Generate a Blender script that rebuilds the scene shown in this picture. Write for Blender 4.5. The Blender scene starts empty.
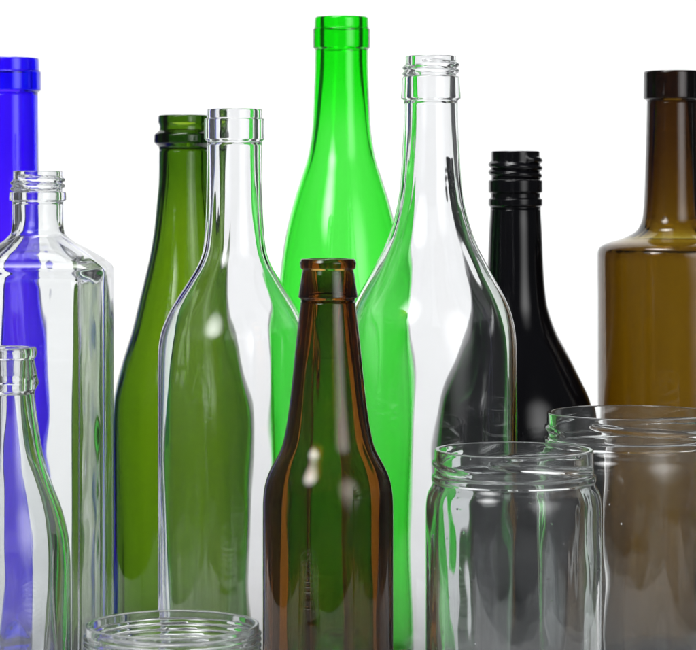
import bpy, bmesh, math, random
from mathutils import noise, Vector

random.seed(4)
scene = bpy.context.scene
col = scene.collection
MM = 0.001
PI = math.pi

# ------------------------------------------------------------------ materials
def glass(name, absorb=None, tint=(1, 1, 1), ior=1.5, bump=0.05, scale=(26, 26, 6), seeds=False, haze=0.007):
    """Dielectric; coloured glass absorbs inside the wall (per metre, r g b), flint glass only has a faint tint."""
    m = bpy.data.materials.new(name); m.use_nodes = True
    nt = m.node_tree; nt.nodes.clear()
    out = nt.nodes.new('ShaderNodeOutputMaterial')
    g = nt.nodes.new('ShaderNodeBsdfGlass')
    g.inputs['Color'].default_value = tuple(tint) + (1,)
    g.inputs['Roughness'].default_value = 0.0
    g.inputs['IOR'].default_value = ior
    if absorb:
        v = nt.nodes.new('ShaderNodeVolumeAbsorption')
        d = max(absorb) * 1.0001
        v.inputs['Color'].default_value = tuple(1 - a / d for a in absorb) + (1,)
        v.inputs['Density'].default_value = d
        nt.links.new(v.outputs['Volume'], out.inputs['Volume'])
    tc = nt.nodes.new('ShaderNodeTexCoord')
    mp = nt.nodes.new('ShaderNodeMapping'); mp.inputs['Scale'].default_value = scale
    nz = nt.nodes.new('ShaderNodeTexNoise')
    nz.inputs['Scale'].default_value = 1.0; nz.inputs['Detail'].default_value = 2.0
    bp = nt.nodes.new('ShaderNodeBump')
    bp.inputs['Strength'].default_value = bump
    bp.inputs['Distance'].default_value = 0.004
    L = nt.links.new
    L(tc.outputs['Object'], mp.inputs['Vector']); L(mp.outputs['Vector'], nz.inputs['Vector'])
    if seeds:                                             # tiny seeds and dimples in moulded glass
        vo = nt.nodes.new('ShaderNodeTexVoronoi'); vo.inputs['Scale'].default_value = 210
        L(tc.outputs['Object'], vo.inputs['Vector'])
        sc = nt.nodes.new('ShaderNodeSeparateColor'); L(vo.outputs['Color'], sc.inputs[0])
        gt = nt.nodes.new('ShaderNodeMath'); gt.operation = 'GREATER_THAN'; gt.inputs[1].default_value = 0.86
        L(sc.outputs[0], gt.inputs[0])
        dm = nt.nodes.new('ShaderNodeMapRange'); dm.interpolation_type = 'SMOOTHSTEP'
        dm.inputs['From Min'].default_value = 0.0; dm.inputs['From Max'].default_value = 0.16
        dm.inputs['To Min'].default_value = 1.2; dm.inputs['To Max'].default_value = 0.0
        L(vo.outputs['Distance'], dm.inputs['Value'])
        mu = nt.nodes.new('ShaderNodeMath'); mu.operation = 'MULTIPLY_ADD'
        L(dm.outputs['Result'], mu.inputs[0]); L(gt.outputs[0], mu.inputs[1]); L(nz.outputs['Fac'], mu.inputs[2])
        L(mu.outputs[0], bp.inputs['Height'])
    else:
        L(nz.outputs['Fac'], bp.inputs['Height'])
    L(bp.outputs['Normal'], g.inputs['Normal'])
    # thin uneven film of dust and dried water on the faces
    hz = nt.nodes.new('ShaderNodeTexNoise'); hz.inputs['Scale'].default_value = 34; hz.inputs['Detail'].default_value = 7
    hz.inputs['Distortion'].default_value = 0.6
    L(tc.outputs['Object'], hz.inputs['Vector'])
    hr = nt.nodes.new('ShaderNodeMapRange')
    hr.inputs['From Min'].default_value = 0.36; hr.inputs['From Max'].default_value = 0.68
    hr.inputs['To Min'].default_value = haze * 0.12; hr.inputs['To Max'].default_value = haze
    L(hz.outputs['Fac'], hr.inputs['Value'])
    df = nt.nodes.new('ShaderNodeBsdfDiffuse'); df.inputs['Color'].default_value = (0.78, 0.79, 0.82, 1)
    mx = nt.nodes.new('ShaderNodeMixShader')
    L(hr.outputs['Result'], mx.inputs[0]); L(g.outputs['BSDF'], mx.inputs[1]); L(df.outputs['BSDF'], mx.inputs[2])
    L(mx.outputs[0], out.inputs['Surface'])
    return m

def black_glass(name):
    m = bpy.data.materials.new(name); m.use_nodes = True
    nt = m.node_tree
    b = nt.nodes['Principled BSDF']
    b.inputs['Base Color'].default_value = (0.0035, 0.0035, 0.005, 1)
    b.inputs['IOR'].default_value = 1.45
    tc = nt.nodes.new('ShaderNodeTexCoord')
    nz = nt.nodes.new('ShaderNodeTexNoise'); nz.inputs['Scale'].default_value = 45; nz.inputs['Detail'].default_value = 4
    mr = nt.nodes.new('ShaderNodeMapRange')
    mr.inputs['To Min'].default_value = 0.1; mr.inputs['To Max'].default_value = 0.17
    nt.links.new(tc.outputs['Object'], nz.inputs['Vector'])
    nt.links.new(nz.outputs['Fac'], mr.inputs['Value'])
    nt.links.new(mr.outputs['Result'], b.inputs['Roughness'])
    return m

def paper(name, c):
    m = bpy.data.materials.new(name); m.use_nodes = True
    nt = m.node_tree
    b = nt.nodes['Principled BSDF']
    b.inputs['Roughness'].default_value = 0.9
    b.inputs['Specular IOR Level'].default_value = 0.1
    nz = nt.nodes.new('ShaderNodeTexNoise'); nz.inputs['Scale'].default_value = 300
    rp = nt.nodes.new('ShaderNodeMapRange')
    rp.inputs['To Min'].default_value = c - 0.01; rp.inputs['To Max'].default_value = c + 0.01
    nt.links.new(nz.outputs['Fac'], rp.inputs['Value'])
    nt.links.new(rp.outputs['Result'], b.inputs['Base Color'])
    return m

M_CLEAR = glass('clear_glass', tint=(.968, .971, .975), haze=0.012)
M_FLINT = glass('thick_clear_glass', tint=(.966, .972, .973), haze=0.015)
M_JAR = glass('jar_glass', tint=(.962, .97, .97), bump=0.09, scale=(38, 38, 16), seeds=True, haze=0.045)
M_GREEN = glass('bright_green_glass', (550, 32, 570))
M_OLIVE = glass('olive_green_glass', (355, 235, 1000), scale=(110, 110, 4))
M_AMBER = glass('amber_glass', (250, 425, 900))
M_BROWN = glass('honey_brown_glass', (365, 480, 1200))
M_BLUE = glass('cobalt_blue_glass', (480, 780, 22))
M_BLACK = black_glass('black_glass')
M_PAPER = paper('white_paper', 0.8)

# ------------------------------------------------------------------ profile tools
def pchip(knots):
    """Monotone cubic through (r, z) knots given by falling z; returns r(z)."""
    k = sorted(((z, r) for r, z in knots))
    xs = [a for a, _ in k]; ys = [b for _, b in k]; n = len(xs)
    h = [xs[i + 1] - xs[i] for i in range(n - 1)]
    dl = [(ys[i + 1] - ys[i]) / h[i] for i in range(n - 1)]
    m = [dl[0]] + [0.0] * (n - 2) + [dl[-1]]
    for i in range(1, n - 1):
        if dl[i - 1] * dl[i] > 0:
            w1, w2 = 2 * h[i] + h[i - 1], h[i] + 2 * h[i - 1]
            m[i] = (w1 + w2) / (w1 / dl[i - 1] + w2 / dl[i])
    def f(x):
        if x <= xs[0]: return ys[0]
        if x >= xs[-1]: return ys[-1]
        i = max(j for j in range(n - 1) if xs[j] <= x)
        t = (x - xs[i]) / h[i]
        return (ys[i] * (1 + 2 * t) * (1 - t) ** 2 + h[i] * m[i] * t * (1 - t) ** 2
                + ys[i + 1] * t * t * (3 - 2 * t) + h[i] * m[i + 1] * t * t * (t - 1))
    return f

def smooth_fn(f, w):
    return lambda z: sum(f(z + w * k / 3) * c for k, c in ((-3, .06), (-2, .12), (-1, .2), (0, .24), (1, .2), (2, .12), (3, .06)))

def fillet(pts, closed=False):
    """pts: (r, z, radius, tag).  Rounds each corner with an arc."""
    out = []; n = len(pts)
    for i, (r, z, rad, tag) in enumerate(pts):
        if (not closed and i in (0, n - 1)) or rad <= 0:
            out.append((r, z, tag)); continue
        p = Vector((r, z)); a = Vector(pts[i - 1][:2]); b = Vector(pts[(i + 1) % n][:2])
        u = (a - p); v = (b - p); lu, lv = u.length, v.length
        if lu < 1e-6 or lv < 1e-6: out.append((r, z, tag)); continue
        u /= lu; v /= lv
        ang = math.acos(max(-1, min(1, u.dot(v))))
        if ang > PI - 0.05: out.append((r, z, tag)); continue
        t = min(rad / math.tan(ang / 2), lu * 0.48, lv * 0.48)
        rr = t * math.tan(ang / 2)
        c = p + (u + v).normalized() * (rr / math.sin(ang / 2))
        s, e = p + u * t, p + v * t
        a0 = math.atan2(s.y - c.y, s.x - c.x); a1 = math.atan2(e.y - c.y, e.x - c.x)
        da = (a1 - a0 + PI) % (2 * PI) - PI
        k = max(3, int(abs(da) / 0.22) + 1)
        for j in range(k + 1):
            q = a0 + da * j / k
            out.append((c.x + rr * math.cos(q), c.y + rr * math.sin(q), tag))
    return out

def resample(pts, ds, closed=False):
    out = []; n = len(pts)
    for i in range(n if closed else n - 1):
        r0, z0, t0 = pts[i]; r1, z1, t1 = pts[(i + 1) % n]
        k = max(1, int(math.hypot(r1 - r0, z1 - z0) / ds + 0.999))
        for j in range(k):
            f = j / k
            out.append((r0 + (r1 - r0) * f, z0 + (z1 - z0) * f, t0 if f < .5 or t0 == t1 else t1))
    if not closed: out.append(pts[-1])
    return out

def ripple(seed, amp, fx, fz):
    """Unevenness of the inner face of blown glass, in mm."""
    def d(th, r, z):
        v = Vector((math.cos(th) * fx + seed * 7.3, math.sin(th) * fx - seed * 3.1, z * fz))
        return amp * (noise.noise(v) + 0.45 * noise.noise(v * 2.3))
    return d

def helix(z_top, pitch, turns, h, w, start=0.0, starts=1):
    """Raised screw thread: mm of extra radius at (theta, z)."""
    span = turns * 2 * PI
    def d(th, r, z):
        v = 0.0
        for s in range(starts):
            base = (th - start - s * 2 * PI / starts) % (2 * PI)
            k = 0
            while base + k * 2 * PI <= span:
                q = base + k * 2 * PI; k += 1
                zc = z_top - pitch * q / (2 * PI)
                e = abs(z - zc) / w
                if e < 1.6:
                    fade = min(1, q / 0.35, (span - q) / 0.35)
                    v = max(v, fade * max(0.0, 1 - e ** 2 * .55) if e < 1.35 else 0)
        return v * h
    return d

def rounded_square(a, c):
    def R(th):
        x, y = abs(math.cos(th)), abs(math.sin(th))
        if x < y: x, y = y, x
        r = a / x
        if y * r <= a - c: return r
        # corner arc centred at (a-c, a-c)
        b = (a - c) * (x + y)
        q = 2 * (a - c) ** 2 - c * c
        return b + math.sqrt(max(0, b * b - q))
    return R

def build(name, pts, mat, parent, seg=144, ds=1.0, closed=False, disp_o=None, disp_i=None, section=None, cut=None):
    """Turn a profile into ONE mesh; r = 0 ends become poles."""
    P = resample(pts, ds, closed)
    bm = bmesh.new(); rings = []
    for r, z, tag in P:
        if r < 1e-6:
            rings.append([bm.verts.new((0, 0, z * MM))]); continue
        ring = []
        for s in range(seg):
            th = 2 * PI * s / seg
            rr = section(th, r, z, tag) if section else r
            if tag == 'o' and disp_o: rr += disp_o(th, r, z)
            if tag == 'i' and disp_i: rr += disp_i(th, r, z) * min(1, r / 8)
            ring.append(bm.verts.new((rr * MM * math.cos(th), rr * MM * math.sin(th), z * MM)))
        rings.append(ring)
    n = len(rings)
    for i in range(n if closed else n - 1):
        A, B = rings[i], rings[(i + 1) % n]
        for s in range(seg):
            t = (s + 1) % seg
            if len(A) == 1 and len(B) == 1: break
            if len(A) == 1: bm.faces.new((A[0], B[s], B[t]))
            elif len(B) == 1: bm.faces.new((A[s], B[0], A[t]))
            else: bm.faces.new((A[s], B[s], B[t], A[t]))
    bmesh.ops.recalc_face_normals(bm, faces=bm.faces)
    if bm.calc_volume(signed=True) < 0:
        bmesh.ops.reverse_faces(bm, faces=bm.faces)
    if cut:                                               # (test, name above, name below): one surface, two meshes
        bm.normal_update()
        nrm = {}
        for v in bm.verts: nrm[v.co.to_tuple(7)] = v.normal.copy()
        for above, nm in ((True, cut[1]), (False, cut[2])):
            b2 = bm.copy()
            bmesh.ops.delete(b2, geom=[f for f in b2.faces if cut[0](f.calc_center_median()) != above], context='FACES')
            me = bpy.data.meshes.new(nm); b2.to_mesh(me); b2.free()
            for p in me.polygons: p.use_smooth = True
            me.materials.append(mat)
            o = bpy.data.objects.new(nm, me); col.objects.link(o); o.parent = parent
            me.normals_split_custom_set_from_vertices([nrm[v.co.to_tuple(7)] for v in me.vertices])
        bm.free(); return
    me = bpy.data.meshes.new(name); bm.to_mesh(me); bm.free()
    for p in me.polygons: p.use_smooth = True
    me.set_sharp_from_angle(angle=math.radians(48))
    me.materials.append(mat)
    o = bpy.data.objects.new(name, me); col.objects.link(o); o.parent = parent
    return o

def thing(name, label, cat, x, y, rot=0.0, group=None):
    o = bpy.data.objects.new(name, None); col.objects.link(o)
    o.empty_display_size = 0.03
    o.location = (x * MM, y * MM, 0); o.rotation_euler = (0, 0, rot)
    o['label'] = label; o['category'] = cat
    if group: o['group'] = group
    return o

GAP = 0.012
def samp(f, z0, z1, dz, tag):
    n = max(2, int(abs(z1 - z0) / dz))
    return [(f(z0 + (z1 - z0) * i / n), z0 + (z1 - z0) * i / n, tag) for i in range(n + 1)]

def bottle(root, mat, knots, finish, z_neck, wall_body, wall_neck, bore, seed=1, base_r=6.0, punt=12, seg=160,
           amp=0.22, section=None, base_t=5.0, in_smooth=4.0, zsmooth=3.0, fx=1.8, fz=0.012, body_ds=1.4, split=True):
    """knots: outer (r, z) from the finish down; finish: list of (part name, [(r, z, fillet)], thread) from the top down,
    each part's outer line falling from its top seam to its bottom seam."""
    f = smooth_fn(pchip(knots), zsmooth)
    z_fin = finish[-1][1][-1][1]                  # bottom seam of the last finish part
    rip = ripple(seed, amp, fx, fz)
    def wall(z):
        t = min(1, max(0, (z_fin - z) / max(1, z_fin - (z_neck - 25))))
        t = t * t * (3 - 2 * t)
        return wall_neck + (wall_body - wall_neck) * t
    fi_raw = lambda z: max(bore, f(z) - wall(z)) if z > z_neck else f(z) - wall(z)
    fi = smooth_fn(fi_raw, in_smooth)
    fi_top = fi(z_fin - 3)
    # finish parts
    for k, (nm, line, thr) in enumerate(finish):
        first = k == 0
        o = [(r, z - (GAP if i == 0 and not first else 0) + (GAP if i == len(line) - 1 else 0), rad, 'o')
             for i, (r, z, rad) in enumerate(line)]
        zt, zb = o[0][1], o[-1][1]
        rb = bore + (fi_top - bore) * 0.5 if False else fi_top
        inner = [(rb, zb, 0, 'i')]
        if first:
            o = [(o[0][0] - 0.02, zt, 0, 'o')] + o[0:]
            o[1] = (line[0][0], zt, line[0][2], 'o')
            o[0] = ((line[0][0] + rb) / 2, zt, 0, 'o')
            inner.append((rb, zt, 1.3, 'i'))
        else:
            inner.append((rb, zt, 0, 'i'))
        loop = fillet(o + inner, closed=True)
        build(nm, loop, mat, root, seg=seg, ds=0.45, closed=True, disp_o=thr)
    # body
    zb = base_r
    R0 = f(zb)
    tail = fillet([(R0, base_r + 6, 0, 'o'), (R0, 0, base_r, 'o'), (R0 - base_r - 4, 0, 2, 'b'),
                   (R0 * .42, punt * .75, 9, 'b'), (R0 * .12, punt, 5, 'b'), (0, punt, 0, 'b')])
    ri = fi(base_r + 20)
    ifloor = fillet([(0, punt + base_t, 0, 'b'), (R0 * .2, punt + base_t, 7, 'b'), (R0 * .5, punt * .75 + base_t, 9, 'b'), (ri - 5, base_t, 4, 'i'),
                     (ri, base_t + 6, 6, 'i'), (fi(base_r + 20), base_r + 20, 0, 'i')])
    zf = z_fin - GAP
    up = samp(f, zf, z_neck, body_ds, 'o'); down = samp(f, z_neck, base_r + 6, body_ds, 'o')
    rj = lambda th, r, z: rip(th, r, z) * min(1, max(0, (z_fin - z) / 30))
    tilt = max(0, (f(z_neck - 1) - f(z_neck + 1)) / 2)
    zi = z_neck - (0 if section else (f(z_neck) - fi(z_neck)) * tilt / 3)      # the joint is slightly conical
    iu = samp(fi, base_r + 20, zi, body_ds, 'i'); it = samp(fi, zi, zf, body_ds, 'i')
    def upper(c):
        zz = c.z / MM
        if abs(zz - z_neck) > 4: return zz > z_neck
        if section: return zz > z_neck
        return zz > (z_neck if math.hypot(c.x, c.y) / MM > f(zz) - (f(z_neck) - fi(z_neck)) / 2 else zi)
    build('body', up[:-1] + down[:-1] + tail + ifloor[:-1] + iu[:-1] + it + [up[0]], mat, root, seg=seg, ds=99,
          disp_i=rj, section=section, cut=(upper, 'neck', 'body') if split else None)

# ------------------------------------------------------------------ setting
def setting():
    bm = bmesh.new()
    prof = [(0.78, 0.0), (1.2, 0), (1.75, 0)]
    R = 0.25
    for i in range(1, 13):
        a = PI / 2 * i / 12
        prof.append((1.75 + R * math.sin(a), R - R * math.cos(a)))
    prof += [(2.0, 0.8), (2.0, 1.35)]
    W = 0.47
    rows = [[bm.verts.new((x, y, z)) for x in (-W, -W / 2, 0, W / 2, W)] for y, z in prof]
    for a, b in zip(rows, rows[1:]):
        for i in range(4):
            f = bm.faces.new((a[i], a[i + 1], b[i + 1], b[i])); f.smooth = True
    me = bpy.data.meshes.new('backdrop'); bm.to_mesh(me); bm.free()
    me.materials.append(M_PAPER)
    o = bpy.data.objects.new('backdrop', me); col.objects.link(o)
    o['kind'] = 'structure'
setting()

# ------------------------------------------------------------------ bottles, back row
t = thing('cobalt_blue_bottle', 'slim cobalt blue bottle behind the square clear bottle at the left edge', 'bottle', -192.5, 1500)
bottle(t, M_BLUE, [(17.2, 330), (17.0, 315), (17.3, 285), (17.6, 254.7), (18.6, 226), (21.4, 198), (23.6, 170), (24.4, 140), (24.5, 0)],
       [('lip', [(17.5, 335, 2.2), (17.7, 327.6, .4)], None),
        ('collar', [(18.7, 327.6, .8), (18.7, 316.6, .8), (17.0, 315.6, .3), (17.0, 315, 0)], None)],
       232, 2.8, 3.6, 11, seed=1)

t = thing('olive_green_bottle', 'dark olive green sparkling wine bottle with a ringed mouth and sloping shoulders', 'bottle', -89.1, 1440)
bottle(t, M_OLIVE, [(13.5, 296), (13.58, 282.8), (13.75, 266), (14.67, 255.1), (16.3, 238.8), (19.1, 222.5), (22.3, 208.9), (24.3, 200.8),
                    (28.5, 183.4), (33.3, 168.2), (36.9, 154.6), (38.6, 144), (39.1, 130), (39.1, 0)],
       [('lip', [(14.0, 301.3, 2.0), (14.1, 297.2, 1.2), (13.2, 295.2, .9), (13.4, 293, 0)], None),
        ('neck_ring', [(13.4, 293, 0), (16.2, 290.8, 1.6), (16.4, 286.2, 1.6), (13.8, 284, 1.2), (13.6, 282.6, 0)], None)],
       262, 3.2, 4.2, 9.3, seed=2, punt=22, amp=.2, fx=5, fz=.008)

t = thing('bright_green_bottle', 'tall bright green wine bottle, the tallest one, behind the beer bottle', 'bottle', -3.5, 1432)
bottle(t, M_GREEN, [(14.3, 350), (14.32, 336.2), (14.37, 330.3), (14.86, 313.6), (15.56, 296.8), (17.83, 280), (22.43, 264.9), (25.6, 255),
                    (30.2, 236.3), (32.7, 220), (34.6, 201), (36.4, 179.5), (37.3, 157.9), (37.3, 0)],
       [('lip', [(14.5, 354.1, 2.2), (14.7, 348.0, .4)], None),
        ('collar', [(15.4, 348.0, .7), (15.4, 337.4, .7), (14.35, 336.4, .3), (14.32, 335.9, 0)], None)],
       312, 2.3, 4.6, 9.7, seed=3, punt=18, split=False)

t = thing('black_bottle', 'opaque black wine bottle with an uncapped screw thread mouth', 'bottle', 90.4, 1430)
bottle(t, M_BLACK, [(13.6, 270), (13.6, 251.4), (14.19, 240), (15.4, 213.7), (16.9, 199.6), (21.05, 186.1), (27.79, 173.2), (34.54, 159.7),
                    (40.2, 146.7), (43.4, 131), (44.2, 115), (44.2, 0)],
       [('screw_thread', [(13.1, 281.6, 1.4), (13.1, 266.0, .5)], helix(277.2, 4.2, 2.2, 1.6, 1.5, start=-1.2)),
        ('collar', [(14.6, 266.0, .7), (14.6, 259.4, .7), (13.4, 258.7, .4), (13.4, 256.4, .4), (14.6, 255.7, .7), (14.6, 252.4, .9),
                    (13.6, 251.4, .3), (13.6, 250.8, 0)], None)],
       206, 3, 3.6, 9.5, seed=4)

t = thing('honey_brown_bottle', 'honey brown liqueur bottle with flat square shoulders at the right edge', 'bottle', 177.8, 1450)
bottle(t, M_BROWN, [(14.2, 320), (14.23, 309.2), (14.5, 295), (15.05, 274.8), (15.8, 254), (16.6, 245.5), (19.2, 239.0), (27.0, 234.2),
                    (37.5, 231.0), (40.6, 228.4), (41.3, 225.2), (41.3, 218), (41.1, 200), (41.1, 0)],
       [('collar', [(16.0, 325.6, 1.3), (16.1, 310.4, 1.1), (14.3, 309.4, .3), (14.23, 308.8, 0)], None)],
       246, 2.9, 4.7, 9.0, seed=5, zsmooth=1.2, amp=.2, fx=5, fz=.008, body_ds=1.0)

# ------------------------------------------------------------------ bottles, middle row
t = thing('clear_wine_bottle', 'clear straight-sided wine bottle standing in front of the olive green bottle', 'bottle', -55.7, 1300)
bottle(t, M_CLEAR, [(13.49, 295), (13.49, 284.6), (13.6, 268), (13.74, 256.2), (14.4, 241.5), (15.45, 231.7), (17.91, 224.3), (22.32, 216.9),
                    (28.6, 207.1), (31.5, 202.2), (33.8, 197.3), (36.3, 190), (37.4, 181.6), (37.5, 170), (37.5, 0)],
       [('lip', [(13.55, 300.8, 2.2), (13.7, 296.2, .4)], None),
        ('collar', [(14.7, 296.2, .8), (14.75, 286.0, .9), (13.55, 284.8, .4), (13.5, 284.2, 0)], None)],
       240, 2.6, 3.4, 10.0, seed=6, punt=20, amp=.28)

t = thing('clear_screw_top_bottle', 'clear round-bellied wine bottle with a screw thread mouth, in front of the black bottle', 'bottle', 40.7, 1300)
bottle(t, M_CLEAR, [(13.2, 318), (13.25, 304.8), (13.34, 295.4), (14.03, 280.7), (14.86, 266), (16.0, 256.2), (18.3, 246.4), (21.3, 237.1),
                    (26.3, 226.8), (30.8, 218.4), (35.2, 210.6), (38.6, 203.2), (40.7, 195.8), (41.8, 187.5), (42.15, 177.7), (42.2, 165), (42.2, 0)],
       [('screw_thread', [(12.5, 326.8, 1.6), (12.5, 316.8, .5)], helix(323.4, 3.0, 2.0, 1.5, 1.15, start=-2.0)),
        ('collar', [(13.9, 316.8, .7), (14.7, 306.0, .8), (13.3, 305.0, .3), (13.25, 304.4, 0)], None)],
       262, 2.6, 3.2, 9.6, seed=7, punt=26, amp=.3)

# square bottle
def sq_section(th, r, z, tag):
    if z > 245: return r
    k = 1.0 if tag != 'i' else 1.0
    m = min(1, max(0, (243 - z) / 14)); m = m * m * (3 - 2 * m)
    if tag == 'i': m = min(1, max(0, (243 - z) / 21)); m = m * m * (3 - 2 * m)
    c = 9.5 if tag == 'o' else 8.5
    R = SQ_O(th) / 37.2 if tag == 'o' else SQ_I(th) / 33.0
    if z < 12: m = 1.0
    return r * (1 + (R - 1) * m)
SQ_O = rounded_square(37.2, 10.5); SQ_I = rounded_square(33.0, 15.0)
t = thing('square_clear_bottle', 'clear square-sided spirit bottle with chamfered edges and a screw thread mouth', 'bottle', -156.8, 1340)
bottle(t, M_FLINT, [(12.9, 262), (12.89, 254.9), (12.89, 244), (13.5, 239.5), (16.5, 236.2), (22.75, 231.6), (31.0, 226.0), (35.0, 222.6),
                    (35.8, 221.4), (36.0, 219.8), (36.0, 200), (36.0, 0)],
       [('screw_thread', [(12.4, 270.6, 1.5), (12.4, 260.0, .5)], helix(267.2, 3.0, 2.1, 1.5, 1.1, start=-2.4)),
        ('collar', [(14.2, 260.0, .7), (14.4, 255.9, .7), (13.0, 255.1, .3), (12.9, 254.5, 0)], None)],
       243.5, 4.0, 3.0, 9.2, seed=8, seg=320, section=sq_section, punt=5, base_t=9, zsmooth=.5, in_smooth=9.0, amp=.16, body_ds=1.0, fx=3.0, fz=.02)

t = thing('beer_bottle', 'brown beer bottle with a crown cap lip, in front of the bright green bottle', 'bottle', -9.3, 1235)
bottle(t, M_AMBER, [(12.6, 220), (12.7, 210.1), (13.45, 203), (14.7, 192.8), (16.2, 177.5), (17.85, 162.5), (19.8, 149.5), (21.8, 141.1),
                    (25.5, 134.1), (28.3, 128.1), (29.9, 121.5), (30.35, 115), (30.4, 100), (30.4, 0)],
       [('lip', [(12.4, 229.4, 1.9), (13.2, 227.4, 1.4), (12.9, 224.9, .9), (11.9, 224.2, .4), (11.9, 223.8, 0)], None),
        ('collar', [(11.9, 223.8, 0), (12.3, 222.0, 1.5), (13.9, 211.4, .7), (12.8, 210.5, .3), (12.7, 209.9, 0)], None)],
       184, 2.6, 3.4, 8.6, seed=9, punt=8, amp=.3)

t = thing('small_clear_bottle', 'small clear glass bottle with a crown cap lip, in front of the square bottle', 'bottle', -152.7, 1190)
bottle(t, M_FLINT, [(11.9, 180), (11.9, 171.2), (12.6, 163), (13.92, 153.7), (15.27, 144.8), (19.31, 130.8), (24.3, 117.4), (27.2, 104.5),
                    (28.0, 93), (28.1, 80), (28.1, 0)],
       [('lip', [(12.5, 191.0, 1.8), (13.1, 188.6, 1.3), (12.4, 186.4, .8), (11.7, 185.9, .3), (11.7, 185.4, 0)], None),
        ('collar', [(11.7, 185.4, 0), (12.1, 183.5, 1.5), (13.4, 176.6, .8), (13.9, 174.8, .8), (12.4, 172.2, .6), (11.9, 171.0, 0)], None)],
       140, 3.0, 3.4, 8.4, seed=10, punt=6, amp=.3)

# ------------------------------------------------------------------ jars
def jar(root, rim, rim_line, thread, z_body, shoulder, wall, seed, base_t=5, inner=None):
    rb = rim_line[0][0] - rim
    o = [((rim_line[0][0] + rb) / 2, rim_line[0][1], 0, 'o')] + [(r, z, q, 'o') for r, z, q in rim_line]
    o[-1] = (o[-1][0], o[-1][1] + GAP, 0, 'o')
    zb = o[-1][1]
    loop = fillet(o + [(rb, zb, 0, 'i'), (rb, rim_line[0][1], rim * .45, 'i')], closed=True)
    build('rim', loop, M_JAR, root, seg=224, ds=.5, closed=True, disp_o=thread, disp_i=inner or ripple(seed + 5, .08, 2, .05))
    rip = ripple(seed, .38, 2.6, .014)
    f = smooth_fn(pchip(shoulder), 1.5)
    zt = z_body - GAP; rl = shoulder[-1][0]
    tr = lambda z: rb if z > z_body - 3 else min(f(z) - wall, rb + max(0, z_body - 3 - z) * 1.1)
    fi = smooth_fn(tr, 4)
    outer = samp(f, zt, 14, .9, 'o')
    tail = fillet([(rl, 14, 0, 'o'), (rl, 0, 6, 'o'), (rl - 9, 0, 2, 'b'), (rl - 12, 2, 2, 'b'), (0, 2.5, 0, 'b')])
    floor = fillet([(0, base_t + 1.5, 0, 'b'), (rl - 14, base_t + 1, 6, 'b'), (rl - wall, base_t + 3, 7, 'i'), (fi(22), 22, 0, 'i')])
    inner = samp(fi, 22, zt, .9, 'i')
    inner[-1] = (rb, zt, 'i')
    build('body', outer[:-1] + tail + floor[:-1] + inner + [outer[0]], M_JAR, root, seg=224, ds=1.1, disp_i=rip)

t = thing('clear_jar', 'clear glass jar with a wide threaded mouth, in front of the black bottle', 'jar', 74.5, 1190)
jar(t, 2.4, [(35.6, 145.2, 1.1), (35.6, 134.2, 1.2), (37.0, 133.4, .9), (37.0, 131.2, .8), (36.2, 130.4, .6), (36.2, 130, 0)],
    helix(141.4, 18, .30, 1.2, 1.1, start=-1.95, starts=3), 130,
    [(36.2, 130), (36.6, 129), (38.3, 126.4), (39.3, 122.5), (39.6, 117), (39.6, 0)], 3.7, 21)

t = thing('wide_clear_jar', 'wide clear glass jar behind the other jar, in front of the honey brown bottle', 'jar', 138.2, 1290)
jar(t, 2.4, [(41.3, 153.1, 1.1), (41.3, 141.0, 1.2), (42.8, 140.2, .9), (42.8, 138, .8), (41.8, 137.2, .6), (41.8, 136.8, 0)],
    helix(149.2, 20, .28, 1.2, 1.1, start=-2.2, starts=3), 136.8,
    [(41.8, 136.8), (42.2, 135.6), (44.0, 132.6), (45.0, 128), (45.3, 122), (45.3, 0)], 3.7, 22)

t = thing('low_clear_jar', 'clear glass jar with fine thread rings in front at the bottom left', 'jar', -74.2, 1120)
jar(t, 2.3, [(36.6, 78.6, 1.0), (36.6, 63.2, 1.0), (37.9, 62.4, .8), (37.9, 60.4, .8), (36.6, 59.6, .6), (36.6, 59.2, 0)],
    helix(75.4, 2.5, 4.5, 1.1, .75, start=-2.5), 59.2,
    [(36.6, 59.2), (37.0, 58), (38.6, 55), (39.4, 50), (39.6, 45), (39.6, 0)], 2.6, 23, inner=helix(75.4, 2.5, 4.5, -.55, .75, start=-2.5))

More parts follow.
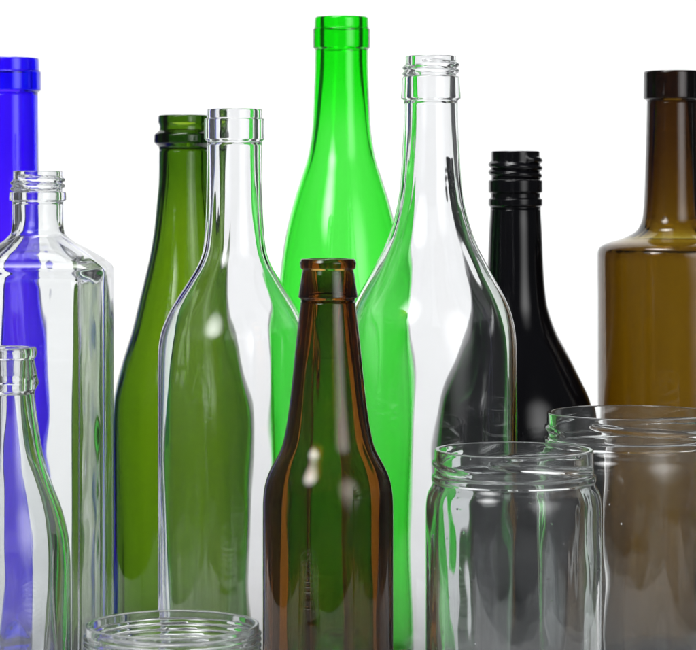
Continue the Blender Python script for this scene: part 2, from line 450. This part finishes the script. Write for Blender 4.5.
# ------------------------------------------------------------------ lamps
def area(name, loc, target, sx, sy, power, c=(1, 1, 1)):
    l = bpy.data.lights.new(name, 'AREA'); l.shape = 'RECTANGLE'; l.size = sx; l.size_y = sy
    l.energy = power; l.color = c
    o = bpy.data.objects.new(name, l); col.objects.link(o)
    o.location = loc
    o.rotation_euler = (Vector(target) - Vector(loc)).to_track_quat('-Z', 'Y').to_euler()
    return o
for sx_ in (-1, 1):
    bl = area('backdrop_lamp', (sx_ * 0.62, 1.52, 0.5), (sx_ * 0.24, 2.0, 0.42), 0.3, 1.0, 1.85)
    bl.data.spread = math.radians(100)                    # barn doors keep it off the bottles
def soften(o, gain):
    """Softbox cloth: hot centre falling off to the rim."""
    o.data.shape = 'ELLIPSE'; o.data.use_nodes = True
    nt = o.data.node_tree; em = nt.nodes['Emission']; N = nt.nodes.new; L = nt.links.new
    ge = N('ShaderNodeNewGeometry')
    vd = N('ShaderNodeVectorMath'); vd.operation = 'DISTANCE'; vd.inputs[1].default_value = (0.5, 0.5, 0)
    sx = N('ShaderNodeSeparateXYZ'); cx = N('ShaderNodeCombineXYZ')
    mr = N('ShaderNodeMapRange'); mr.interpolation_type = 'SMOOTHSTEP'
    mr.inputs['From Min'].default_value = 0.0; mr.inputs['From Max'].default_value = 0.5
    mr.inputs['To Min'].default_value = gain; mr.inputs['To Max'].default_value = 0.0
    L(ge.outputs['Parametric'], sx.inputs[0]); L(sx.outputs[0], cx.inputs[0]); L(sx.outputs[1], cx.inputs[1])
    L(cx.outputs[0], vd.inputs[0]); L(vd.outputs['Value'], mr.inputs['Value']); L(mr.outputs['Result'], em.inputs['Strength'])
soften(area('softbox', (-0.72, 0.35, 1.0), (0.0, 1.32, 0.2), 0.9, 0.9, 11.0), 2.8)
soften(area('fill_softbox', (0.95, 0.1, 0.6), (0.05, 1.3, 0.15), 1.5, 1.6, 10.0), 2.4)
soften(area('top_softbox', (-0.15, 1.25, 1.5), (-0.05, 1.3, 0.2), 0.9, 0.7, 12.0), 2.6)

w = bpy.data.worlds.new('World'); scene.world = w; w.use_nodes = True
bg = w.node_tree.nodes['Background']
bg.inputs['Color'].default_value = (0.95, 0.97, 1.0, 1); bg.inputs['Strength'].default_value = 0.07

# ------------------------------------------------------------------ camera
cam = bpy.data.cameras.new('camera'); co = bpy.data.objects.new('camera', cam); col.objects.link(co)
co.location = (0, 0, 0.266); co.rotation_euler = (PI / 2, 0, 0)
cam.sensor_width = 36; cam.lens = 2650 / 696 * 36
cam.shift_y = -145 / 696
cam.clip_start = 0.05; cam.clip_end = 50
cam.dof.use_dof = True; cam.dof.focus_distance = 1.25; cam.dof.aperture_fstop = 25
scene.camera = co

scene.render.engine = 'CYCLES'
cy = scene.cycles
cy.max_bounces = 40; cy.transmission_bounces = 36; cy.glossy_bounces = 12; cy.diffuse_bounces = 3
cy.transparent_max_bounces = 8; cy.volume_bounces = 0
cy.caustics_reflective = False; cy.caustics_refractive = True; cy.blur_glossy = 0.6
cy.sample_clamp_indirect = 3.0
cy.use_denoising = True
vs = scene.view_settings
vs.view_transform = 'Standard'; vs.look = 'None'; vs.exposure = 0.0; vs.gamma = 1.0; vs.use_curve_mapping = False
